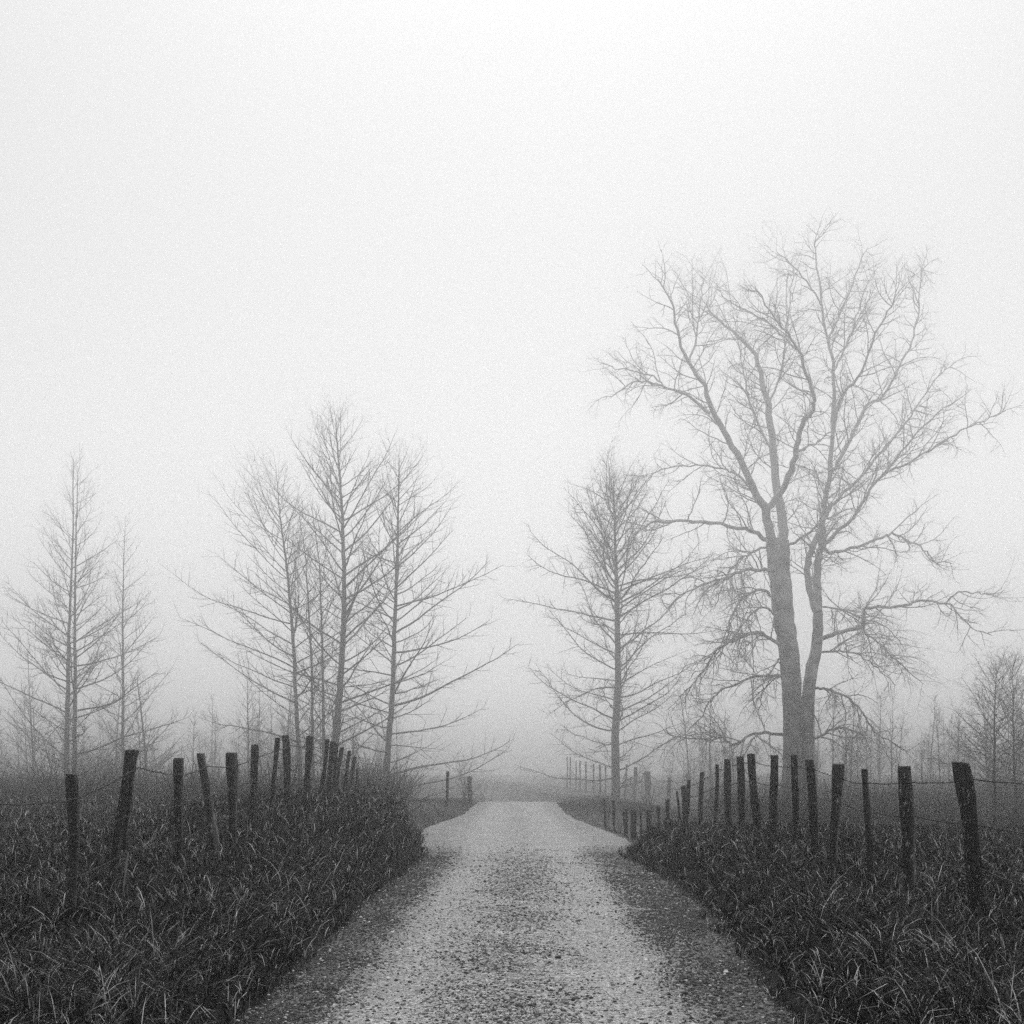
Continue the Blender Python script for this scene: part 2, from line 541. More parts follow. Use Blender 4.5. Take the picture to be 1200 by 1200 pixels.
def leader_tree(name, label, stems, Yd, profile, n_first, elev, spec, rad=0.011, crook=0.10, lift=0.5, side=None, mat=None, low=0.06, grow=None):
    """a tree with one leader per stem. stems: [(base width px, [(u, v), ...])]; profile: [(height fraction, branch length m)];
    elev: (angle at the foot, angle at the top)"""
    g_ = grow or GROW
    Yd, rad = Yd * g_, rad * g_
    profile = [(a, b * g_) for a, b in profile]
    spec = bigger(spec, g_)
    root_p = P(stems[0][1][0][0], stems[0][1][0][1], Yd)
    gz = float(ground_z(root_p.x, Yd))
    root = empty(name, (root_p.x, Yd, gz))
    tag(root, label, "tree", "bare trees in the fog")
    crown = Tubes()
    for si, (wpx, line) in enumerate(stems):
        dy = 0.0 if si == 0 else R.uniform(-0.25, 0.25)
        pts = [P(u, v, Yd + dy) for u, v in line]
        foot = pts[0].copy(); foot.z = min(float(ground_z(foot.x, foot.y)), foot.z) - 0.15
        if foot.z < pts[0].z - 0.05: pts.insert(0, foot)
        pts = smooth_path(pts, 5)
        for i in range(1, len(pts) - 1):
            pts[i] = pts[i] + Vector((R.uniform(-1, 1), R.uniform(-1, 1), 0)) * 0.018
        n = len(pts)
        r0 = wpx / F * Yd / 2
        rr = []
        for i in range(n):
            t = i / (n - 1)
            rr.append(max(0.012, r0 * (1.0 - 0.93 * t ** 0.85) * (1 + 0.45 * math.exp(-t * 26))))
        trunk = Tubes(); trunk.add(pts, rr, 9, rough=0.10)
        trunk.build("trunk", mat or M_BARK, root, root.location)
        nf = int(n_first * 1.35) // len(stems)
        az = R.uniform(0, 6.28)
        for b in range(nf):
            t = low + (0.985 - low) * ((b + R.random()) / nf) ** 0.92
            p, tan = at_frac(pts, t)
            az += 2.39996 + R.uniform(-0.5, 0.5)
            Lb = float(lin(t, profile)) * R.choice((R.uniform(0.45, 0.9), R.uniform(0.85, 1.3), R.uniform(0.95, 1.35)))
            if side is not None:
                Lb *= 1.0 + side * math.cos(az)
            if Lb < 0.2: Lb = 0.2
            el = math.radians(elev[0] + (elev[1] - elev[0]) * t + R.uniform(-14, 14))
            d = Vector((math.cos(az) * math.cos(el), math.sin(az) * math.cos(el), math.sin(el)))
            k = max(4, int(Lb / 0.5))
            q = shoot(p, d, Lb, k, crook, lift * (0.5 + 0.6 * t))
            i = min(int(t * (n - 1)), n - 1)
            rb = min(rr[i] * 0.5, rad * (0.6 + 0.45 * Lb))
            crown.add(q, [max(0.008, rb * (1 - 0.8 * j / k)) for j in range(k + 1)], 4)
            ramify(crown, q, rb, 0, spec)
    crown.build("crown", M_TWIG, root, root.location)
    return root

# ------------------------------------------------------------------ fences
def make_post(top, foot, w_top, w_foot, seed, parent, name="post", mat=None, peel=0.4, sides=13, waist=0.0, slant=0.0, bury=0.35, origin=None):
    """a hewn log: uneven section, ridged sides, crooked axis, sawn top"""
    rr = random.Random(seed)
    axis = top - foot
    H = axis.length
    foot2 = foot - axis.normalized() * bury
    rings = 13
    ph = [rr.uniform(0, 6.28) for _ in range(6)]
    bend = Vector((rr.uniform(-1, 1), rr.uniform(-1, 1), 0)) * 0.022 * H
    ang = [2 * math.pi * (k + rr.uniform(-0.28, 0.28)) / sides for k in range(sides)]
    ridge = [1 + rr.uniform(-0.17, 0.13) for _ in range(sides)]
    V, Fc, pl = [], [], []
    peel_dir = rr.uniform(-0.5, 0.5)
    for i in range(rings):
        t = i / (rings - 1)
        c = foot2.lerp(top, t) + bend * math.sin(math.pi * t) + Vector((math.sin(t * 7 + ph[4]), math.cos(t * 6 + ph[5]), 0)) * 0.006
        w = (w_foot + (w_top - w_foot) * t) / 2 * (1 - waist * math.exp(-((t - 0.45) / 0.16) ** 2))
        w *= 1 + 0.07 * math.sin(t * 9 + ph[0]) + 0.05 * math.sin(t * 17 + ph[1])
        for k in range(sides):
            a = ang[k]
            r = w * ridge[k] * (1 + 0.10 * math.sin(2 * a + ph[2] + t * 1.5) + 0.05 * math.sin(5 * a + ph[3] + t * 3)) + rr.uniform(-0.03, 0.03) * w
            z = c.z
            if i == rings - 1: z += slant * math.cos(a) * w + rr.uniform(-0.006, 0.006)
            V.append(Vector((c.x + math.cos(a) * r, c.y + math.sin(a) * r * 0.9, z)))
            pk = max(0.0, math.cos(a - peel_dir)) ** 3 * peel * (1.5 - 0.8 * t)
            pl.append(min(1, pk))
    for i in range(rings - 1):
        for k in range(sides):
            k2 = (k + 1) % sides
            Fc.append((i * sides + k, i * sides + k2, (i + 1) * sides + k2, (i + 1) * sides + k))
    # worn rim, then the cut end
    b = (rings - 1) * sides
    c = sum((V[b + k] for k in range(sides)), Vector()) / sides
    for k in range(sides):
        p = V[b + k].lerp(c, 0.14); p.z += 0.008
        V.append(p); pl.append(0.1)
    for k in range(sides):
        k2 = (k + 1) % sides
        Fc.append((b + k, b + k2, b + sides + k2, b + sides + k))
    V.append(c + Vector((0, 0, 0.006))); pl.append(0.0)
    for k in range(sides):
        Fc.append((b + sides + k, b + sides + (k + 1) % sides, len(V) - 1))
    o = origin or Vector((0, 0, 0))
    ob = mesh_object(name, [tuple(p - o) for p in V], Fc, mat or M_WOOD, parent)
    float_attr(ob, "peel", pl)
    return ob

def wire_between(tubes, a, b, sag, r=0.0065, barbs=True, rr=random):
    n = max(5, int((b - a).length / 0.22))
    pts = []
    for i in range(n + 1):
        t = i / n
        p = a.lerp(b, t)
        p.z -= sag * 4 * t * (1 - t)
        p += Vector((rr.uniform(-1, 1), rr.uniform(-1, 1), rr.uniform(-1, 1))) * 0.004
        pts.append(p)
    tubes.add(pts, [r] * (n + 1), 4, tip=False)
    if barbs:
        L = (b - a).length
        for k in range(int(L / 0.13)):
            p, t = at_frac(pts, min(0.999, (k + 0.5) * 0.13 / L))
            for s in (0, 1):
                d = Vector((rr.uniform(-1, 1), rr.uniform(-1, 1), rr.uniform(-1, 1)))
                d -= t * d.dot(t)
                if d.length < 0.1: continue
                d = d.normalized() * 0.016
                tubes.add([p - d, p + d], [0.0022, 0.0018], 3, tip=False)

def fence(name, label, posts, X, strands, face, group=None):
    """posts: (u_top, v_top, u_foot, v_foot, w_top px, w_foot px, options); X: distance of the line from the middle of the road,
    or a function that gives Y from the foot's u"""
    feet, tops, opts = [], [], []
    for p in posts:
        ut, vt, ub, vb, wt, wb = p[:6]
        o = p[6] if len(p) > 6 else {}
        Yb = o.get("Y") or X * F / (ub - 600.0)
        foot = P(ub, vb, Yb)
        if "z" in o: foot.z = o["z"]
        top = P(ut, vt, Yb + o.get("dy", R.uniform(-0.07, 0.07)))
        feet.append(foot); tops.append(top); opts.append((wt / F * Yb, wb / F * Yb, o))
    i0 = 0
    made = []
    root = empty(name, (feet[i0].x, feet[i0].y, float(ground_z(feet[i0].x, feet[i0].y))))
    tag(root, label, "fence", group)
    for i, (foot, top, (wt, wb, o)) in enumerate(zip(feet, tops, opts)):
        kw = {k: o[k] for k in ("peel", "waist", "slant", "mat", "sides", "name") if k in o}
        g = float(ground_z(foot.x, foot.y))
        made.append(make_post(top, foot, wt, wb, i * 13 + len(label), root, bury=max(0.25, foot.z - g + 0.25), origin=root.location, **kw))
    wired = [i for i, (_, _, (_, _, o)) in enumerate(zip(feet, tops, opts)) if o.get("wire", True)]
    rr = random.Random(5)
    for fr in strands:
        tb = Tubes()
        prev = None
        for i in wired:
            f = fr + rr.uniform(-0.03, 0.03)
            p = feet[i].lerp(tops[i], f) + Vector((face * (opts[i][0] * 0.5 + 0.004), 0, 0))
            if prev is not None:
                gap = (p - prev).length
                wire_between(tb, prev, p, 0.006 * gap + rr.uniform(0, 0.012) * gap, rr=rr)
            prev = p
        tb.build("barbed_wire", M_WIRE, root, root.location)
    return root, made

LEFT = [
    (-215, 915, -222, 1160, 20, 19), (-62, 912, -66, 1118, 17, 16),
    (84.4, 908, 80.6, 1074, 13, 13, dict(peel=0.5)),
    (155.6, 880, 132.7, 1045, 17.5, 9.5, dict(peel=0.35)),
    (209.8, 889, 208, 1020, 12, 9.5),
    (235.6, 883.4, 250, 995, 8.6, 12, dict(peel=1.0)),
    (271, 882.6, 272, 978, 12, 8.5, dict(peel=0.6)),
    (299, 873, 293, 969, 7.7, 11.5, dict(peel=0.5)),
    (325, 865, 317, 953.6, 5.5, 5.5),
    (335, 862, 337, 944, 10, 9, dict(waist=0.15, peel=0.2)),
    (363, 863, 360, 936, 8, 7),
    (384, 866.5, 375, 934, 5, 4.5),
    (389.6, 869, 387, 934, 6.5, 5.5),
    (394.5, 871.6, 390.5, 933, 5, 4.5, dict(wire=False)),
    (400.6, 876, 393.5, 934, 5, 4.5),
    (409.8, 880, 404, 933, 5, 4.5),
    (416, 887, 410.7, 934, 4.6, 4.2),
    (418.5, 900, 415, 936, 2.2, 2.2, dict(wire=False)),
    (421, 918, 421, 937, 4, 4, dict(wire=False)),
]
fl, fl_posts = fence("wire_fence", "barbed wire fence with crooked log posts along the higher bank, below the slender grove", LEFT, -4.05, (0.86, 0.58, 0.28), 1, "roadside fences")
# split slivers of the leaning post and a brace
def sliver(post, a, b, w, seed, name="split_sliver", mat=None, peel=1.0):
    parent = post.parent
    return make_post(a, b, w, w * 0.8, seed, post, name=name, mat=mat or M_STAKE, peel=peel, sides=6, bury=0.1, origin=parent.location)
sliver(fl_posts[3], P(158, 898, 12.5), P(147.5, 985, 12.52), 0.05, 3, mat=M_WOOD)
sliver(fl_posts[3], P(149.5, 1000, 12.5), P(143, 1048, 12.5), 0.022, 4)
sliver(fl_posts[11], P(384, 868, 26.9), P(381, 912, 26.9), 0.06, 5, name="brace", mat=M_WOOD)

RIGHT = [
    (1402, 898, 1418, 1160, 28, 28), (1240, 896, 1254, 1110, 24, 23),
    (1126, 894.6, 1144, 1073.5, 21.5, 21, dict(peel=0.25, slant=-0.12)),
    (1059.4, 898.7, 1066.6, 1047.6, 17.5, 11.5, dict(peel=0.5)),
    (1013.7, 902, 1021.8, 1029.6, 8, 8.5, dict(peel=0.5)),
    (982, 896, 977, 1015, 12, 7.5, dict(peel=0.9)),
    (948, 890.6, 953, 993.6, 11, 9.5, dict(peel=0.6)),
    (931, 885, 930.7, 984.7, 9.6, 7.5, dict(peel=0.8)),
    (907.3, 885.4, 908, 976.8, 9, 8, dict(peel=0.3)),
    (880, 883.8, 886, 966, 8.2, 7),
    (867, 886.8, 869, 960, 8, 8),
    (852, 890, 854.5, 960, 7.6, 7.2),
    (840.7, 896, 837.7, 961, 4.2, 4.8, dict(peel=0.9)),
    (822.7, 905, 822, 963, 5.4, 5),
    (807.5, 914.5, 805.3, 966, 5, 5),
    (801, 921, 802, 966, 6, 5),
    (793.3, 927.7, 797.5, 969, 2.6, 2.6, dict(wire=False, peel=1.0)),
    (889.5, 936.7, 890.8, 966, 2.2, 2.2, dict(wire=False)),
]
fr_, fr_posts = fence("wire_fence", "barbed wire fence of stout split posts curving past the huge twin-trunked tree", RIGHT, 4.05, (0.88, 0.60, 0.30), 1, "roadside fences")
# the knot hole ring on the second post
kn = Tubes()
kp = P(1055.5, 905, 12.45)
kn.add([kp + Vector((math.cos(a) * 0.022, -0.075, math.sin(a) * 0.027)) for a in [i * math.pi / 6 for i in range(13)]], [0.007] * 13, 5, tip=False)
kn.build("knot_ring", M_STAKE, fr_posts[3], fr_.location)

def hollowY(u): return 30 + (783 - u) * 0.115
HOL = [(782, 937, 783, 972, 5, 4.5), (771, 944.5, 772, 979, 3.6, 3.4), (760, 949, 761, 981, 6, 5.2), (751, 951, 751.5, 985, 3, 3),
       (744, 950, 745, 985, 3, 3), (740, 949, 740.8, 986, 4.5, 4.5), (731, 951, 732, 984, 3, 3), (734, 948, 735, 976, 3, 3, dict(peel=1.0)),
       (724, 939.5, 726, 974, 3, 3, dict(mat=M_STAKE)), (718.5, 938, 719.5, 964, 3.2, 3), (713, 948, 713.7, 965, 2.4, 2.4, dict(mat=M_STAKE)), (707.5, 937, 709, 964, 3.2, 3)]
HOL = [p[:6] + ({**(p[6] if len(p) > 6 else {}), "Y": hollowY(p[2])},) for p in HOL]
fence("old_fence", "row of short broken fence posts crowded in the roadside hollow beneath the single road tree", HOL, 4, (), 1, "roadside fences")

def farY(u): return 48 + (784 - u) * 0.36
FAR = [(806.5, 906.5, 806.5, 934, 4, 4), (784, 911, 784, 937, 5, 5), (758.5, 904, 758.5, 933, 7, 8), (745, 899, 743.5, 928, 4, 4), (734.5, 896, 733, 929, 3, 3),
       (709.7, 890, 709.5, 920, 3, 3), (703, 889, 703, 919, 3.4, 3.2), (695.5, 889, 695.5, 917, 3, 3), (686.5, 886, 686.5, 915, 3, 3),
       (679.7, 885, 679.7, 914, 3, 3), (675, 885, 675, 913, 2.6, 2.6), (668.5, 881, 668.5, 911, 2.6, 2.6), (664.7, 880, 664.7, 910, 2.6, 2.6)]
FAR = [(p[0], p[1] + 0.22 * (p[3] - p[1]) if p[0] < 715 else p[1]) + p[2:4] + ((p[4] * 0.65, p[5] * 0.65) if p[0] < 715 else p[4:6]) + ({"Y": farY(p[2]), "mat": M_GREY},) for p in FAR]
fence("wire_fence", "faint fogbound row of thin posts climbing away behind the single road tree", FAR, 4, (0.85, 0.5), 1, "roadside fences")

def lone_post(label, p, Yd, mat=None):
    ut, vt, ub, vb, w = p
    foot = P(ub, vb, Yd); g = float(ground_z(foot.x, Yd))
    ob = make_post(P(ut, vt, Yd), foot, w / F * Yd, w / F * Yd, int(ub), None, name="fence_post", mat=mat, bury=max(0.2, foot.z - g + 0.2), origin=Vector((foot.x, Yd, g)))
    ob.location = (foot.x, Yd, g)
    return tag(ob, label, "post", "loose posts beyond the grove")
lone_post("lone thin post on the far verge where the road meets the fog", (524.5, 904, 523, 948, 3.2), 45)
lone_post("thick post beside a small shrub on the far road verge", (550, 910, 551, 939, 4.8), 54)
lone_post("pale slanting broken stake with a split white foot below the grove", (466, 934, 469.5, 965, 3), 31, M_STAKE)
lone_post("slanting stake standing between two others in the dip below the grove", (471.5, 935, 476, 963, 2.6), 31.6, M_WOOD)
lone_post("thin slanting stake closest to the road in the dip below the grove", (475, 935.5, 479.5, 962, 2), 32.2, M_STAKE)

# ------------------------------------------------------------------ trees
leader_tree("twin_stem_tree", "tall narrow bare tree with two parallel stems beside a smaller bare tree", 
    [(8.5, [(78, 912), (79.6, 806), (81, 741), (85, 644), (86, 533)]), (7.5, [(87, 912), (88, 806), (87.5, 725), (89, 637), (91, 548)])],
    50, [(0, 3.6), (0.15, 4.3), (0.4, 3.6), (0.7, 2.0), (1.0, 0.45)], 84, (8, 44), FINE, rad=0.012)
leader_tree("bare_tree", "slim bare tree standing just behind the twin-stemmed tree",
    [(6, [(144, 905), (144, 790), (144, 700), (147, 612)])], 57, [(0, 2.3), (0.25, 3.2), (0.6, 2.2), (1.0, 0.4)], 50, (14, 46), LOOSE)
leader_tree("bare_sapling", "low leaning bare tree with a long sweeping limb between the twin-stemmed tree and the grove",
    [(5, [(171, 908), (170, 880), (167, 848), (163, 815), (160, 790)])], 52, [(0, 2.4), (0.4, 1.9), (1.0, 0.4)], 24, (28, 50), THIN, lift=0.9)
leader_tree("bare_sapling", "small faint bare tree half hidden by the twin-stemmed tree's lowest limbs",
    [(4.5, [(39, 908), (38, 870), (35, 820), (32, 755)])], 62, [(0, 1.6), (0.4, 2.4), (1.0, 0.4)], 34, (25, 55), THIN)
leader_tree("bare_tree", "slender grove tree leaning outward with long limbs towards the open field",
    [(6.6, [(352, 912), (347, 830), (344, 760), (340, 707), (335, 655), (330, 620), (327, 592), (323, 545)])], 47,
    [(0, 2.2), (0.2, 3.4), (0.5, 3.4), (0.8, 2.0), (1.0, 0.5)], 58, (6, 44), LOOSE, side=-0.3, low=0.12)
leader_tree("bare_tree", "thin straight stem in the middle of the bare grove",
    [(5, [(367, 912), (366, 850), (365, 777), (361, 707), (358, 655), (350, 600)])], 49,
    [(0, 1.0), (0.35, 2.0), (0.7, 1.7), (1.0, 0.4)], 36, (28, 55), LOOSE, low=0.2)
leader_tree("bare_tree", "thin grove stem close against the thickest grove trunk",
    [(5.6, [(380, 912), (379, 860), (378, 777), (376, 707), (373, 648), (364, 590)])], 47.5,
    [(0, 1.0), (0.35, 2.1), (0.7, 1.8), (1.0, 0.4)], 36, (28, 55), LOOSE, low=0.2)
leader_tree("bare_tree", "tallest grove tree with the thickest trunk and steep forking limbs",
    [(12, [(387, 915), (393, 867), (398, 810), (402, 743), (403.5, 693), (402, 627), (400, 585), (396, 532), (393, 488)])], 48,
    [(0, 2.2), (0.25, 3.4), (0.5, 4.0), (0.75, 3.0), (1.0, 0.6)], 66, (12, 48), LOOSE, rad=0.013, low=0.14)
leader_tree("bare_tree", "bare tree at the road edge of the grove with long horizontal limbs over the verge",
    [(10, [(450, 945), (455, 877), (460, 810), (462, 743), (464, 693), (466, 627), (467, 577), (468, 545)])], 44,
    [(0, 2.0), (0.15, 3.9), (0.4, 3.6), (0.7, 2.6), (1.0, 0.5)], 66, (-2, 44), LOOSE, rad=0.012, side=0.28, low=0.07, lift=0.45)
leader_tree("bare_sapling", "small round bare sapling between the twin-stemmed tree and the grove",
    [(3.6, [(291, 905), (291, 860), (290, 825), (290, 795)])], 56, [(0, 1.6), (0.5, 1.5), (1.0, 0.5)], 34, (20, 60), THIN)
DROOP = [dict(gap=0.22, len=1.0, ang=(32, 65), seg=4, crook=0.2, lift=0.1, r=0.013, flat=0.2, **{"from": 0.12}),
         dict(gap=0.17, len=0.42, ang=(30, 65), seg=3, crook=0.24, lift=0.05, r=0.008, flat=0.0, **{"from": 0.1})]
leader_tree("road_tree", "single sturdy bare tree standing at the bend where the road sinks into fog",
    [(13, [(722, 938), (721, 864), (724, 797), (723.5, 734), (723, 687), (721, 645), (720, 598), (718, 572)])], 54,
    [(0, 2.8), (0.2, 3.9), (0.5, 4.5), (0.75, 3.6), (0.92, 2.0), (1.0, 0.6)], 80, (0, 52), DROOP, rad=0.0115, crook=0.17, lift=0.4, low=0.15)
leader_tree("bare_sapling", "thin straight sapling behind the drooping limbs of the huge twin-trunked tree",
    [(3, [(832, 905), (832, 860), (833, 830), (834, 795)])], 60, [(0, 1.2), (0.5, 1.4), (1.0, 0.4)], 22, (15, 50), THIN)
leader_tree("bare_sapling", "thin bare sapling in the fog beyond the low limb of the huge tree",
    [(2.8, [(1045, 905), (1045, 870), (1046, 850), (1046, 812)])], 66, [(0, 1.2), (0.5, 1.5), (1.0, 0.4)], 20, (25, 60), THIN)
BUSHY = [dict(gap=0.16, len=0.8, ang=(30, 62), seg=3, crook=0.16, lift=0.1, r=0.010, flat=0.3, **{"from": 0.1}),
         dict(gap=0.13, len=0.34, ang=(30, 60), seg=2, crook=0.2, lift=0.1, r=0.006, flat=0.1, **{"from": 0.1})]
leader_tree("bushy_tree", "dense dark thorny tree with level limbs at the edge of the open field",
    [(5, [(1165.5, 935), (1165.5, 882), (1166, 825), (1168, 785)])], 40, [(0, 1.5), (0.3, 2.2), (0.7, 1.5), (1.0, 0.5)], 48, (4, 48), BUSHY, rad=0.013, low=0.1, grow=1.05, mat=M_BRUSH)
leader_tree("bushy_tree", "taller thorny tree pressed behind the dense dark one beside the field",
    [(5, [(1190, 935), (1188, 880), (1187, 830), (1187, 778)])], 42, [(0, 1.5), (0.3, 2.0), (0.7, 1.4), (1.0, 0.5)], 44, (8, 55), BUSHY, rad=0.013, low=0.08, grow=1.05, mat=M_BRUSH)
leader_tree("bushy_tree", "outermost thorny tree of the dark thicket beside the field",
    [(5, [(1232, 940), (1230, 880), (1228, 830), (1226, 770)])], 41, [(0, 1.6), (0.3, 2.1), (0.7, 1.5), (1.0, 0.5)], 40, (8, 55), BUSHY, rad=0.013, low=0.08, grow=1.05, mat=M_BRUSH)

